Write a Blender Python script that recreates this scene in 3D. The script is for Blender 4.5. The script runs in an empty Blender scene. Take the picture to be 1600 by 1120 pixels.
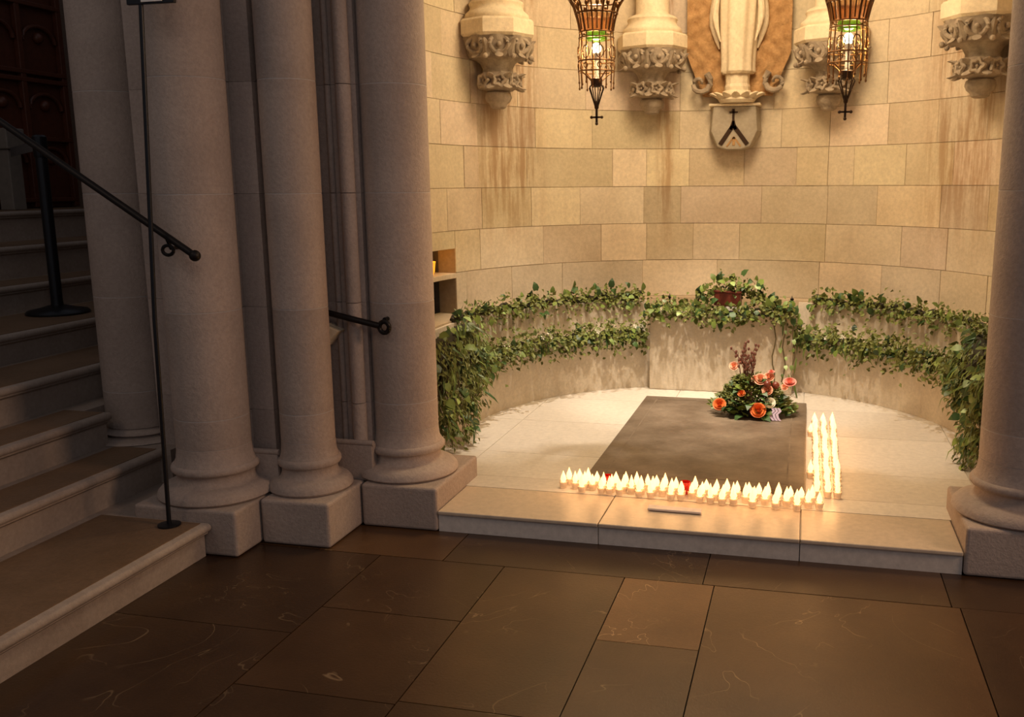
import bpy, math, random
from math import sin, cos, pi, radians as rad
from mathutils import Vector, Matrix
random.seed(7)
sc = bpy.context.scene
COL = sc.collection
# ------------------------------------------------------------------ camera
F, PX, PITCH, ROLL, YAW = 1466.97, 913.44, 10.609, -0.321, 13.321
cd = bpy.data.cameras.new('camera'); cam = bpy.data.objects.new('camera', cd); COL.objects.link(cam)
cd.sensor_fit = 'HORIZONTAL'; cd.sensor_width = 36; cd.lens = F / 1600 * 36
cd.shift_x = (800 - PX) / 1600; cd.clip_start = .05; cd.clip_end = 60
cam.matrix_world = (Matrix.Translation((0.512, -5.078, 1.6)) @ Matrix.Rotation(rad(YAW), 4, 'Z')
                    @ Matrix.Rotation(rad(90 - PITCH), 4, 'X') @ Matrix.Rotation(rad(ROLL), 4, 'Z'))
sc.camera = cam
# ------------------------------------------------------------------ light
w = bpy.data.worlds.new('world'); sc.world = w; w.use_nodes = True
w.node_tree.nodes['Background'].inputs[0].default_value = (.84, .87, 1.0, 1)
w.node_tree.nodes['Background'].inputs[1].default_value = .135
vs = sc.view_settings
vs.view_transform = 'Standard'; vs.look = 'None'; vs.gamma = 1; vs.use_curve_mapping = False; vs.exposure = 0


def light(name, kind, loc, energy, color, size=.1, target=None, spot=None, blend=.5, sx=None):
    l = bpy.data.lights.new(name, kind); l.energy = energy; l.color = color
    if kind == 'AREA':
        l.size = size
        if sx: l.shape = 'RECTANGLE'; l.size_y = sx
    else:
        l.shadow_soft_size = size
    if spot: l.spot_size = rad(spot); l.spot_blend = blend
    o = bpy.data.objects.new(name, l); COL.objects.link(o); o.location = loc
    if target: o.rotation_euler = (Vector(target) - Vector(loc)).to_track_quat('-Z', 'Y').to_euler()
    return o


YC = .32                                   # centre of the apse circle is (0, YC)
light('apse_downlight', 'SPOT', (-.72, .62, 3.6), 330, (1, .88, .74), .035, (-.78, .80, .1), 46, .6)
light('apse_downlight', 'SPOT', (.62, .75, 3.6), 170, (1, .88, .74), .035, (.70, .95, .1), 46, .6)
light('apse_downlight', 'SPOT', (.05, .10, 3.6), 260, (1, .86, .70), .035, (-.05, 1.35, .3), 40, .6)
light('apse_wall_fill', 'AREA', (0, .30, 3.60), 68, (1, .75, .46), .9, (0, 1.1, 1.2))  # added fill to brighten the apse wall, no cove fitting there
light('nave_light', 'AREA', (4.4, -2.3, 2.9), 78, (1, .64, .42), 1.0, (-1.8, -1.3, .9))
light('nave_light', 'AREA', (1.2, -5.8, 4.4), 14, (1, .9, .85), 1.4, (-1.2, -1.0, .6))  # unseen soft fill from the front, no fitting known
light('nave_light', 'AREA', (-3.2, -4.6, 4.2), 10, (1, .74, .52), 1.0, (-2.6, -1.5, .3))  # unseen weak fill towards the stairs, no fitting known


# ------------------------------------------------------------------ materials
def nodes(name):
    m = bpy.data.materials.new(name); m.use_nodes = True
    nt = m.node_tree; return m, nt, nt.nodes['Principled BSDF']


def N(nt, t, **k):
    n = nt.nodes.new(t)
    for a, b in k.items():
        if a.startswith('i_'):
            key = a[2:]; n.inputs[int(key) if key.isdigit() else key].default_value = b
        else: setattr(n, a, b)
    return n


def stone(name, c1, c2, scale=3., rough=.75, bump=.25, fine=40, spec=.3, tint=False, blotch=.0, c3=None, stretch=(1, 1, 1), veins=None):
    m, nt, p = nodes(name); L = nt.links.new
    tc = N(nt, 'ShaderNodeTexCoord'); geo = N(nt, 'ShaderNodeNewGeometry')
    mp = N(nt, 'ShaderNodeMapping'); mp.inputs['Scale'].default_value = stretch; L(geo.outputs['Position'], mp.inputs[0])
    oi = N(nt, 'ShaderNodeObjectInfo')
    off = N(nt, 'ShaderNodeVectorMath', operation='ADD'); L(mp.outputs[0], off.inputs[0])
    sc_ = N(nt, 'ShaderNodeMath', operation='MULTIPLY'); sc_.inputs[1].default_value = 30; L(oi.outputs['Random'], sc_.inputs[0])
    L(sc_.outputs[0], off.inputs[1])
    n1 = N(nt, 'ShaderNodeTexNoise', i_Scale=scale, i_Detail=6., i_Roughness=.6); L(off.outputs[0], n1.inputs['Vector'])
    r = N(nt, 'ShaderNodeValToRGB'); r.color_ramp.elements[0].position = .32; r.color_ramp.elements[1].position = .68
    r.color_ramp.elements[0].color = (*c1, 1); r.color_ramp.elements[1].color = (*c2, 1); L(n1.outputs[0], r.inputs[0])
    col = r.outputs[0]
    n2 = N(nt, 'ShaderNodeTexNoise', i_Scale=float(fine), i_Detail=5., i_Roughness=.7); L(geo.outputs['Position'], n2.inputs['Vector'])
    mm = N(nt, 'ShaderNodeMapRange'); mm.inputs[1].default_value = .3; mm.inputs[2].default_value = .7
    mm.inputs[3].default_value = .86; mm.inputs[4].default_value = 1.1; L(n2.outputs[0], mm.inputs[0])
    mx = N(nt, 'ShaderNodeMixRGB', blend_type='MULTIPLY'); mx.inputs[0].default_value = 1
    L(col, mx.inputs[1]); L(mm.outputs[0], mx.inputs[2]); col = mx.outputs[0]
    if veins:
        v = N(nt, 'ShaderNodeTexNoise', i_Scale=1.6, i_Detail=3., i_Distortion=2.2); L(off.outputs[0], v.inputs['Vector'])
        a = N(nt, 'ShaderNodeMath', operation='SUBTRACT'); a.inputs[1].default_value = .5; L(v.outputs[0], a.inputs[0])
        b = N(nt, 'ShaderNodeMath', operation='ABSOLUTE'); L(a.outputs[0], b.inputs[0])
        g = N(nt, 'ShaderNodeMapRange'); g.inputs[1].default_value = 0; g.inputs[2].default_value = .0045
        g.inputs[3].default_value = 1; g.inputs[4].default_value = 0; L(b.outputs[0], g.inputs[0])
        n3 = N(nt, 'ShaderNodeTexNoise', i_Scale=2.7, i_Detail=2.); L(off.outputs[0], n3.inputs['Vector'])
        g2 = N(nt, 'ShaderNodeMapRange'); g2.inputs[1].default_value = .46; g2.inputs[2].default_value = .60
        g2.inputs[4].default_value = .75; L(n3.outputs[0], g2.inputs[0])
        g3 = N(nt, 'ShaderNodeMath', operation='MULTIPLY'); L(g.outputs[0], g3.inputs[0]); L(g2.outputs[0], g3.inputs[1])
        mv = N(nt, 'ShaderNodeMixRGB'); L(g3.outputs[0], mv.inputs[0]); L(col, mv.inputs[1]); mv.inputs[2].default_value = (*veins, 1)
        col = mv.outputs[0]
    if c3:                                    # water stains running down the apse wall
        sp = N(nt, 'ShaderNodeSeparateXYZ'); L(geo.outputs['Position'], sp.inputs[0])
        yy = N(nt, 'ShaderNodeMath', operation='SUBTRACT'); yy.inputs[1].default_value = YC; L(sp.outputs[1], yy.inputs[0])
        an = N(nt, 'ShaderNodeMath', operation='ARCTAN2'); L(sp.outputs[0], an.inputs[0]); L(yy.outputs[0], an.inputs[1])
        cb = N(nt, 'ShaderNodeCombineXYZ'); k = N(nt, 'ShaderNodeMath', operation='MULTIPLY'); k.inputs[1].default_value = 17
        L(an.outputs[0], k.inputs[0]); L(k.outputs[0], cb.inputs[0]); L(sp.outputs[2], cb.inputs[2])
        st = N(nt, 'ShaderNodeTexNoise', i_Scale=1.7, i_Detail=8., i_Roughness=.7); L(cb.outputs[0], st.inputs['Vector'])
        tot = None
        for c0, wd in ((-1.02, .22), (.95, .24), (-.31, .05)):
            d = N(nt, 'ShaderNodeMath', operation='SUBTRACT'); d.inputs[1].default_value = c0; L(an.outputs[0], d.inputs[0])
            e = N(nt, 'ShaderNodeMath', operation='ABSOLUTE'); L(d.outputs[0], e.inputs[0])
            f = N(nt, 'ShaderNodeMapRange', interpolation_type='SMOOTHSTEP'); f.inputs[1].default_value = wd * .35; f.inputs[2].default_value = wd
            f.inputs[3].default_value = 1; f.inputs[4].default_value = 0; L(e.outputs[0], f.inputs[0])
            if tot is None: tot = f.outputs[0]
            else:
                s = N(nt, 'ShaderNodeMath', operation='MAXIMUM'); L(tot, s.inputs[0]); L(f.outputs[0], s.inputs[1]); tot = s.outputs[0]
        zf = N(nt, 'ShaderNodeMapRange', interpolation_type='SMOOTHSTEP'); zf.inputs[1].default_value = .95; zf.inputs[2].default_value = 1.7; L(sp.outputs[2], zf.inputs[0])
        sn = N(nt, 'ShaderNodeMapRange'); sn.inputs[1].default_value = .42; sn.inputs[2].default_value = .56; sn.inputs[4].default_value = .8; L(st.outputs[0], sn.inputs[0])
        a1 = N(nt, 'ShaderNodeMath', operation='MULTIPLY'); L(tot, a1.inputs[0]); L(zf.outputs[0], a1.inputs[1])
        a2 = N(nt, 'ShaderNodeMath', operation='MULTIPLY'); L(a1.outputs[0], a2.inputs[0]); L(sn.outputs[0], a2.inputs[1])
        ms = N(nt, 'ShaderNodeMixRGB'); L(a2.outputs[0], ms.inputs[0]); L(col, ms.inputs[1]); ms.inputs[2].default_value = (*c3, 1)
        col = ms.outputs[0]
    if tint:
        t = N(nt, 'ShaderNodeMixRGB', blend_type='MULTIPLY'); t.inputs[0].default_value = 1
        L(col, t.inputs[1]); L(oi.outputs['Color'], t.inputs[2]); col = t.outputs[0]
    L(col, p.inputs['Base Color'])
    p.inputs['Roughness'].default_value = rough; p.inputs['Specular IOR Level'].default_value = spec
    bp = N(nt, 'ShaderNodeBump'); bp.inputs['Strength'].default_value = bump; bp.inputs['Distance'].default_value = .01
    L(n2.outputs[0], bp.inputs['Height']); L(bp.outputs[0], p.inputs['Normal'])
    return m


def plain(name, c, rough=.5, metal=0., emit=None, es=1., trans=0., var=0., spec=.5, sss=0., rand=False):
    m, nt, p = nodes(name); L = nt.links.new
    p.inputs['Roughness'].default_value = rough; p.inputs['Metallic'].default_value = metal
    p.inputs['Specular IOR Level'].default_value = spec
    n = N(nt, 'ShaderNodeTexNoise', i_Scale=25., i_Detail=4.)
    geo = N(nt, 'ShaderNodeNewGeometry'); L(geo.outputs['Position'], n.inputs['Vector'])
    r = N(nt, 'ShaderNodeMapRange'); r.inputs[3].default_value = 1 - .25 - var; r.inputs[4].default_value = 1.25 + var; L(n.outputs[0], r.inputs[0])
    mx = N(nt, 'ShaderNodeMixRGB', blend_type='MULTIPLY'); mx.inputs[0].default_value = 1; mx.inputs[1].default_value = (*c, 1); L(r.outputs[0], mx.inputs[2])
    col = mx.outputs[0]
    if rand:
        oi = N(nt, 'ShaderNodeObjectInfo'); g = N(nt, 'ShaderNodeMapRange'); g.inputs[3].default_value = .55; g.inputs[4].default_value = 1.5
        L(oi.outputs['Random'], g.inputs[0]); h = N(nt, 'ShaderNodeMixRGB', blend_type='MULTIPLY'); h.inputs[0].default_value = 1
        L(col, h.inputs[1]); L(g.outputs[0], h.inputs[2]); col = h.outputs[0]
    L(col, p.inputs['Base Color'])
    if emit: p.inputs['Emission Color'].default_value = (*emit, 1); p.inputs['Emission Strength'].default_value = es
    if trans: p.inputs['Transmission Weight'].default_value = trans
    if sss: p.inputs['Subsurface Weight'].default_value = sss; p.inputs['Subsurface Radius'].default_value = (.02, .012, .006)
    return m


M = {}
M['ashlar'] = stone('apse_ashlar', (.58, .475, .335), (.68, .57, .415), 3.2, .75, .2, tint=True, c3=(.38, .235, .125))
M['mortar'] = stone('lime_mortar', (.40, .30, .19), (.46, .35, .22), 4, .9, .2)
M['pier'] = stone('grey_pier_stone', (.37, .29, .24), (.46, .365, .305), 2.4, .8, .45, 60, tint=True)
M['pierseam'] = stone('pier_joint_mortar', (.43, .38, .35), (.5, .44, .4), 2.4, .9, .2)
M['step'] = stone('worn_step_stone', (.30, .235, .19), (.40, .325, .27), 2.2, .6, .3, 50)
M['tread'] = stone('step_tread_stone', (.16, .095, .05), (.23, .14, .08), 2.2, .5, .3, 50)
M['floor'] = stone('dark_floor_stone', (.058, .026, .009), (.096, .047, .018), 2.6, .33, .12, 90, spec=.5, tint=True, veins=(.34, .23, .13))
M['joint'] = plain('floor_joint', (.02, .014, .01), .9)
M['marble'] = stone('pale_marble', (.66, .585, .50), (.74, .67, .58), 1.3, .32, .04, 30, spec=.5, tint=True, stretch=(1, .35, 1))
M['bench'] = stone('bench_plaster', (.56, .47, .35), (.66, .57, .44), 3, .7, .1, 50)
M['slab'] = stone('tomb_slab_stone', (.105, .072, .046), (.225, .172, .122), 3.4, .5, .25, 35, spec=.35)
M['carved'] = stone('carved_corbel_stone', (.25, .195, .14), (.42, .335, .245), 14, .85, .6, 45)
M['carvedlight'] = stone('pale_carved_stone', (.66, .54, .37), (.76, .64, .46), 8, .75, .3, 45)
M['relief'] = stone('ochre_relief_stone', (.34, .18, .07), (.52, .31, .14), 16, .85, .8, 60)
M['shield'] = stone('shield_grey_stone', (.32, .27, .20), (.40, .34, .26), 6, .7, .2)  # grey stone, darkened further to include shade on the underside
M['iron'] = plain('wrought_iron', (.018, .014, .012), .45, .7)
M['black'] = plain('black_metal', (.012, .012, .014), .35, .4)
M['bronze'] = plain('lantern_bronze', (.16, .072, .022), .42, .75)
M['darkbronze'] = plain('dark_bronze', (.045, .022, .010), .5, .6)
M['amber'] = plain('amber_glass', (.85, .38, .12), .25, 0, trans=.75)
M['greenglass'] = plain('green_glass', (.30, .62, .06), .2, 0, trans=.6)
M['wood'] = plain('dark_carved_wood', (.11, .030, .012), .45, var=.15)
M['redwood'] = plain('red_brown_wood', (.16, .03, .016), .4)
M['leaf'] = plain('ivy_leaf', (.12, .165, .032), .45, rand=True, spec=.35)
M['leafdark'] = plain('deep_green_leaf', (.035, .075, .018), .45, rand=True, spec=.35)
M['leafpale'] = plain('pale_green_leaf', (.24, .33, .10), .45, rand=True)
M['foliage'] = plain('fine_foliage', (.15, .165, .035), .6, var=.3)
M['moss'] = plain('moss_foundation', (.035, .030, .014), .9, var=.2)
M['stem'] = plain('woody_stem', (.13, .10, .045), .7)
M['twig'] = plain('brown_red_twig', (.17, .065, .045), .7)
M['white'] = plain('white_petal', (.75, .72, .58), .6)
M['orange'] = plain('orange_petal', (.72, .17, .035), .55)
M['peach'] = plain('peach_petal', (.85, .42, .27), .55)
M['pink'] = plain('pink_petal', (.80, .30, .24), .55)
M['ribbon'] = plain('lilac_ribbon', (.42, .34, .45), .4)
M['cup'] = plain('clear_candle_cup', (.85, .72, .60), .3, trans=.55)
M['redcup'] = plain('red_glass_cup', (.55, .012, .008), .15, trans=.3)
M['wax'] = plain('candle_wax', (.9, .8, .62), .5, emit=(1, .60, .28), es=.9)  # emission stands for flame light glowing through the wax
M['flame'] = plain('candle_flame', (1, .8, .4), .5, emit=(1, .56, .26), es=2.0)
M['bulb'] = plain('glowing_bulb', (1, .95, .7), .5, emit=(1, .93, .62), es=9)
M['glow'] = plain('amber_votive_glass', (.9, .4, .05), .5, emit=(1, .38, .02), es=1.0)
M['plaque'] = plain('pale_brass_plaque', (.80, .66, .56), .5, .0)
M['paper'] = plain('white_card', (.72, .68, .62), .6)
M['darkbox'] = stone('niche_grey_stone', (.10, .085, .075), (.15, .13, .115), 6, .8, .2)
M['belt'] = plain('grey_webbing', (.11, .10, .095), .8)
M['post'] = plain('pale_grey_post', (.20, .17, .14), .7)


# ------------------------------------------------------------------ mesh helpers
class MB:
    def __init__(s): s.v = []; s.f = []
    def add(s, vs, fs):
        o = len(s.v); s.v += [tuple(v) for v in vs]; s.f += [tuple(i + o for i in f) for f in fs]; return s
    def box(s, x0, x1, y0, y1, z0, z1, mat=None):
        vs = [Vector((x, y, z)) for z in (z0, z1) for y in (y0, y1) for x in (x0, x1)]
        if mat: vs = [mat @ v for v in vs]
        return s.add(vs, [(0, 2, 3, 1), (4, 5, 7, 6), (0, 1, 5, 4), (2, 6, 7, 3), (0, 4, 6, 2), (1, 3, 7, 5)])
    def prism(s, pts, z0, z1):
        n = len(pts)
        return s.add([(x, y, z0) for x, y in pts] + [(x, y, z1) for x, y in pts],
                     [tuple(reversed(range(n))), tuple(range(n, 2 * n))] + [(i, (i + 1) % n, (i + 1) % n + n, i + n) for i in range(n)])
    def lathe(s, prof, cx=0, cy=0, n=32, mat=None, caps=True, mod=None):
        vs = []
        for k, (r, z) in enumerate(prof):
            for i in range(n):
                a = 2 * pi * i / n; rr = r * (mod(a, z) if mod else 1)
                v = Vector((cx + rr * cos(a), cy + rr * sin(a), z)); vs.append(mat @ v if mat else v)
        fs = [(k * n + i, k * n + (i + 1) % n, (k + 1) * n + (i + 1) % n, (k + 1) * n + i) for k in range(len(prof) - 1) for i in range(n)]
        if caps: fs += [tuple(reversed(range(n))), tuple(range((len(prof) - 1) * n, len(prof) * n))]
        return s.add(vs, fs)
    def tube(s, pts, r, n=8, closed=False):
        pts = [Vector(p) for p in pts]; m = len(pts); vs = []; up = Vector((.13, .27, .95)).normalized()
        rs = r if isinstance(r, (list, tuple)) else [r] * m
        for k, p in enumerate(pts):
            a = pts[(k - 1) % m] if (closed or k) else p; b = pts[(k + 1) % m] if (closed or k < m - 1) else p
            d = (b - a).normalized(); u = d.cross(up)
            if u.length < .05: u = d.cross(Vector((1, 0, 0)))
            u.normalize(); w_ = d.cross(u)
            for i in range(n):
                t = 2 * pi * i / n; vs.append(p + (u * cos(t) + w_ * sin(t)) * rs[k])
        fs = [(k * n + i, k * n + (i + 1) % n, ((k + 1) % m) * n + (i + 1) % n, ((k + 1) % m) * n + i) for k in range(m if closed else m - 1) for i in range(n)]
        if not closed: fs += [tuple(reversed(range(n))), tuple(range((m - 1) * n, m * n))]
        return s.add(vs, fs)
    def ball(s, c, r, n=12, sz=1., m=8):
        prof = [(max(r * sin(pi * k / m), 1e-4), -r * sz * cos(pi * k / m)) for k in range(m + 1)]
        return s.lathe(prof, 0, 0, n, Matrix.Translation(c))
    def mesh(s, name, mat, smooth=False):
        me = bpy.data.meshes.new(name); me.from_pydata([tuple(v) for v in s.v], [], s.f); me.materials.append(mat)
        if smooth:
            me.polygons.foreach_set('use_smooth', [True] * len(me.polygons))
            try: me.set_sharp_from_angle(angle=rad(40))
            except Exception: pass
        me.update(); return me
    def build(s, name, mat, parent=None, smooth=False, bevel=0., **k):
        return link(s.mesh(name, mat, smooth), name, parent, bevel=bevel, **k)


def link(me, name, parent=None, loc=None, mat=None, bevel=0., label=None, cat=None, group=None, kind=None):
    o = bpy.data.objects.new(name, me); COL.objects.link(o)
    if parent is not None: o.parent = parent
    if loc is not None: o.location = loc
    if mat is not None: o.matrix_local = mat
    if bevel:
        b = o.modifiers.new('bevel', 'BEVEL'); b.width = bevel; b.segments = 3; b.limit_method = 'ANGLE'; b.angle_limit = rad(35)
    return tag(o, label, cat, group, kind)


def tag(o, label=None, cat=None, group=None, kind=None):
    for k, v in (('label', label), ('category', cat), ('group', group), ('kind', kind)):
        if v: o[k] = v
    return o


def empty(name, loc=(0, 0, 0), **k):
    o = bpy.data.objects.new(name, None); COL.objects.link(o); o.location = loc; o.empty_display_size = .1
    return tag(o, **k)


def copy_tree(o, parent=None):
    c = o.copy(); COL.objects.link(c)
    if parent is not None: c.parent = parent
    for ch in list(o.children): copy_tree(ch, c)
    return c


def wpt(a, R, s=1.79):                         # point of the apse plan at angle a (straight beyond 0 and 180)
    if a > 180: return (-R, YC - rad(a - 180) * s)
    if a < 0: return (R, YC + rad(a) * s)
    return (R * cos(rad(a)), YC + R * sin(rad(a)))


def sweep(mb, a0, a1, R0, R1, z0, z1, n=None, s=1.79):
    n = n or max(1, int(abs(a1 - a0) / 5)); vs = []; fs = []
    for i in range(n + 1):
        a = a0 + (a1 - a0) * i / n
        for R in (R0, R1):
            x, y = wpt(a, R, s)
            vs += [(x, y, z0), (x, y, z1)]
    for i in range(n):
        b = i * 4; c = b + 4
        fs += [(b, b + 1, c + 1, c), (b + 2, c + 2, c + 3, b + 3), (b + 1, b + 3, c + 3, c + 1), (b, c, c + 2, b + 2)]
    fs += [(0, 2, 3, 1), (n * 4, n * 4 + 1, n * 4 + 3, n * 4 + 2)]
    return mb.add(vs, fs)


# ================================================================== SETTING
# ---- dark nave floor: big stone tiles
fl = empty('floor', kind='structure')
MB().box(-2.6, 3.2, -6.5, 2.4, -.06, -.012).build('floor_bed', M['joint'], fl)
tiles = []
def tile(x0, x1, y0, y1, t): tiles.append((x0, x1, y0, y1, t))
for (x0, x1, t) in ((-1.56, -.97, 1.0), (-.97, .15, .62), (.15, 1.10, .85), (1.10, 1.75, .6), (1.75, 2.7, .8)): tile(x0, x1, -1.5, -1.17, t)
tile(-2.03, -1.56, -1.5, -1.17, .7)
strips = [(-2.03, -1.26, (-1.5, -2.24, -3.0, -3.9, -4.8), (.55, .62, .5, .6)),
          (-1.26, -.69, (-1.5, -2.02, -2.6, -3.3, -4.2, -5), (.72, .80, .6, .8, .8)),
          (-.69, -.17, (-1.5, -2.58, -3.3, -4.2, -5), (1.0, .85, .9, .8)),
          (-.17, .197, (-1.5, -2.05, -2.75, -3.4, -4.2, -5), (2.0, .95, 1.1, .9, 1.)),
          (.197, 1.13, (-1.5, -2.7, -3.8, -5), (1.25, 1.1, 1.)),
          (1.13, 2.0, (-1.5, -2.3, -3.2, -4.2, -5), (.75, .85, .9, .8)),
          (2.0, 2.9, (-1.5, -2.6, -3.9, -5), (.8, .9, .8))]
for x0, x1, ys, ts in strips:
    for k in range(len(ys) - 1): tile(x0, x1, ys[k + 1], ys[k], ts[k])
for x0, x1, y0, y1, t in tiles:
    g = .0022
    o = MB().box(x0 + g, x1 - g, y0 + g, y1 - g, -.03, random.uniform(-.0012, 0)).build('floor_tile', M['floor'], fl)
    o.color = (t * 1.02, t, t * .96, 1)

# ---- platform of the chapel
pf = empty('platform', kind='structure')
MB().box(-1.112, 1.178, -1.13, -.60, .001, .082).build('platform_core', M['marble'], pf)
core = MB().prism([(-1.6, -.62), (1.6, -.62), (1.6, .4)] + [(1.66 * cos(rad(a)), YC + 1.66 * sin(rad(a))) for a in range(5, 180, 10)] + [(-1.6, .4)], .001, .082)
core.build('platform_core', M['marble'], pf)
for x0, x1 in ((-1.118, -.355), (-.353, .527), (.529, 1.183)):
    MB().box(x0 + .001, x1 - .001, -1.173, -1.135, .0, .081).build('riser_stone', M['marble'], pf).color = (.98, .98, 1, 1)
    o = MB().box(x0 + .001, x1 - .001, -1.185, -.8, .0835, .101).build('kerb_slab', M['marble'], pf, bevel=.005)
    o.color = (.84, .75, .64, 1)  # warm, dimmer light along the front edge is put into this tint
xs = [-1.6, -1.23, -.353, .528, 1.36, 1.6]; ys = [-.798, -.612, -.18, .55, 1.2, 1.95]
for i in range(5):
    for j in range(5):
        x0, x1 = xs[i], xs[i + 1]; y0, y1 = ys[j], ys[j + 1]
        if j == 0: x0, x1 = max(x0, -1.19), min(x1, 1.25)
        if x1 - x0 < .1: continue
        o = MB().box(x0 + .0012, x1 - .0012, y0 + .0012, y1 - .0012, .0825, .101).build('marble_tile', M['marble'], pf)
        t = random.uniform(.94, 1.03); o.color = (t, t, t * .99, 1)

# ---- apse wall of ashlar blocks
wb = empty('wall_back', kind='structure')
C_, Z0 = .274, 1.569
mo = MB(); sweep(mo, -27, 166, 1.796, 1.93, .747, 3.75, 40); sweep(mo, 176, 207, 1.796, 1.93, .747, 3.75, 8)
sweep(mo, 166, 176, 1.796, 1.93, 1.19, 3.75, 3); sweep(mo, -27, 207, 1.66, 1.93, .0, .747, 46)
mo.build('mortar_backing', M['mortar'], wb)
rows = {-3: [162.3, 147.9, 133.7, 113.0, 94.8, 70.3, 55.1, 39.9],
        -2: [157.5, 138.8, 123.5, 112.1, 100.7, 89.6, 69.1, 50.6, 38.7],
        -1: [156.6, 142.0, 128.9, 112.8, 103.8, 84.6, 69.0, 57.1, 41.1],
        0: [162.1, 157.3, 143.1, 120.6, 112.2, 101.9, 88.9, 76.6, 69.2, 63.1, 50.6],
        1: [157.6, 140.6, 125.7, 104.3, 80.4, 69.1, 55.3, 43.1],
        2: [159.3, 145.4, 127.3, 104.3, 82.4, 69.0, 55.9, 42.9],
        3: [168.7, 139.7, 122, 104.8, 76.8, 56.3, 45.9],
        4: [164, 150, 131, 111, 95, 83, 64, 47], 5: [158, 141, 120, 103, 86, 70, 51], 6: [160, 147, 128, 108, 90, 72, 55], 7: [160, 139, 120, 103, 86, 66, 51]}
tints = {(-2, 138.8): .86, (-2, 123.5): 1.07, (-2, 112.1): .88, (-1, 142.0): 1.08, (-1, 112.8): .80, (0, 120.6): 1.16, (0, 112.2): 1.12,
         (1, 69.1): 1.14, (1, 55.3): .95, (0, 63.1): 1.05, (-1, 69.0): .88, (-2, 89.6): .9, (0, 88.9): .88, (-1, 84.6): .90, (1, 157.6): .84, (-3, 70.3): 1.08}
for k, js in rows.items():
    z0, z1 = Z0 + k * C_, min(Z0 + (k + 1) * C_, 3.75)
    rnd = random.Random(k + 40)
    js = list(js)
    if k in (-3, -2): js = [176, 166] + [j for j in js if j < 164]
    a = max(js)
    while a < 200: a += rnd.uniform(11, 15); js.append(min(a, 206))
    a = min(js)
    while a > -20: a -= rnd.uniform(11, 15); js.append(max(a, -26))
    js = sorted(set(js), reverse=True)
    for a1, a0 in zip(js, js[1:]):
        if a1 - a0 < 1: continue
        niche = k in (-3, -2) and a1 == 176
        zz = z0
        if niche:
            if k == -3: continue
            zz = 1.178
        g = .055; R = 1.79 + rnd.uniform(-.0022, .0022)
        o = sweep(MB(), a0 + g, a1 - g, R, 1.80, zz + .0018, z1 - .0018, max(1, int((a1 - a0) / 4))).build('stone_block', M['ashlar'], wb)
        t = tints.get((k, a1), rnd.choice((.92, .97, 1, 1.02, 1.06, .89)))
        o.color = (t, t * rnd.uniform(.97, 1.02), t * rnd.uniform(.92, 1.05), 1)
# niche in the left of the apse wall
nb = MB(); sweep(nb, 165.9, 176.1, 2.12, 2.16, .72, 1.22, 2); sweep(nb, 165.2, 165.95, 1.805, 2.14, .72, 1.22, 1); sweep(nb, 176.05, 176.8, 1.805, 2.14, .72, 1.22, 1)
sweep(nb, 165.5, 176.5, 1.93, 2.14, 1.19, 1.22, 2)
nb.build('niche_lining', M['darkbox'], wb)
sweep(MB(), 166.05, 175.95, 1.785, 2.11, .985, 1.018, 2).build('niche_shelf', M['ashlar'], wb, bevel=.004)
nv = empty('votive_lamp', (-1.86, .60, 1.019), label='amber glowing votive glass on the shelf of the small wall niche', cat='candle')
MB().lathe([(.026, 0), (.034, .02), (.04, .075), (.042, .085), (.036, .085), (.03, .02)], n=20).build('glass_cup', M['glow'], nv, True)
MB().lathe([(.001, .03), (.012, .045), (.009, .07), (.001, .098)], n=10).build('flame', M['flame'], nv, True)
light('votive_glow', 'POINT', (-1.84, .60, 1.14), .35, (1, .45, .08), .02)

# ceiling of the apse and wall over the arch
ce = MB(); ce.box(-2.2, 2.2, -.62, 2.3, 3.75, 3.85); ce.build('ceiling', M['mortar'], kind='structure')
wf = MB(); wf.box(-3.9, 3.0, -1.10, -.60, 3.12, 3.85); wf.build('wall_front', M['pier'], kind='structure')

# ---- left portal mass in stone courses
SEAM = [0, .575, 1.055, 1.56, 2.04, 2.52, 3.12]
PL = [(-2.25, 2.3), (-3.05, 2.3), (-3.05, -.80), (-2.62, -.80), (-2.62, -1.12), (-2.45, -1.12), (-2.45, -1.20), (-2.02, -1.20), (-2.02, -1.30),
      (-1.86, -1.30), (-1.86, -1.06), (-1.49, -1.06), (-1.49, -.82), (-1.35, -.82), (-1.35, -.60), (-1.82, -.60), (-1.82, -.16), (-2.25, -.16)]
def portal(name, mirror, pts):
    w_ = empty(name, kind='structure')
    for k in range(6):
        q = [(-x, y) for x, y in reversed(pts)] if mirror else pts
        o = MB().prism(q, SEAM[k] + .0006, SEAM[k + 1] - .0006).build('stone_course', M['pier'], w_)
        t = random.uniform(.94, 1.05); o.color = (t, t, t * 1.01, 1)
        for (x, y, r) in ((-1.545, -1.075, .034), (-1.625, -1.066, .014), (-1.985, -1.305, .014), (-2.045, -1.215, .02)):
            xx = -x if mirror else x
            r_ = MB().lathe([(r, SEAM[k] + .0015), (r, SEAM[k + 1] - .0015)], xx, y, 16).build('roll_moulding', M['pier'], w_, True)
            r_.color = (t, t, t, 1)
    # little moulded feet of the pilasters between the columns
    for (x0, x1, yf) in ((-1.70, -1.47, -1.115), (-2.06, -1.83, -1.345)):
        s = -1 if mirror else 1; a, b = sorted((s * x0, s * x1))
        m_ = MB().box(a, b, yf, yf + .08, .20, .375); m_.build('pilaster_foot', M['pier'], w_, bevel=.004)
        MB().tube([(a - .006, yf + .01, .385), (b + .006, yf + .01, .385)], .014, 10).build('foot_moulding', M['pier'], w_, True)
    return w_
portal('wall_left', False, PL)
portal('wall_right', True, PL)

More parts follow.
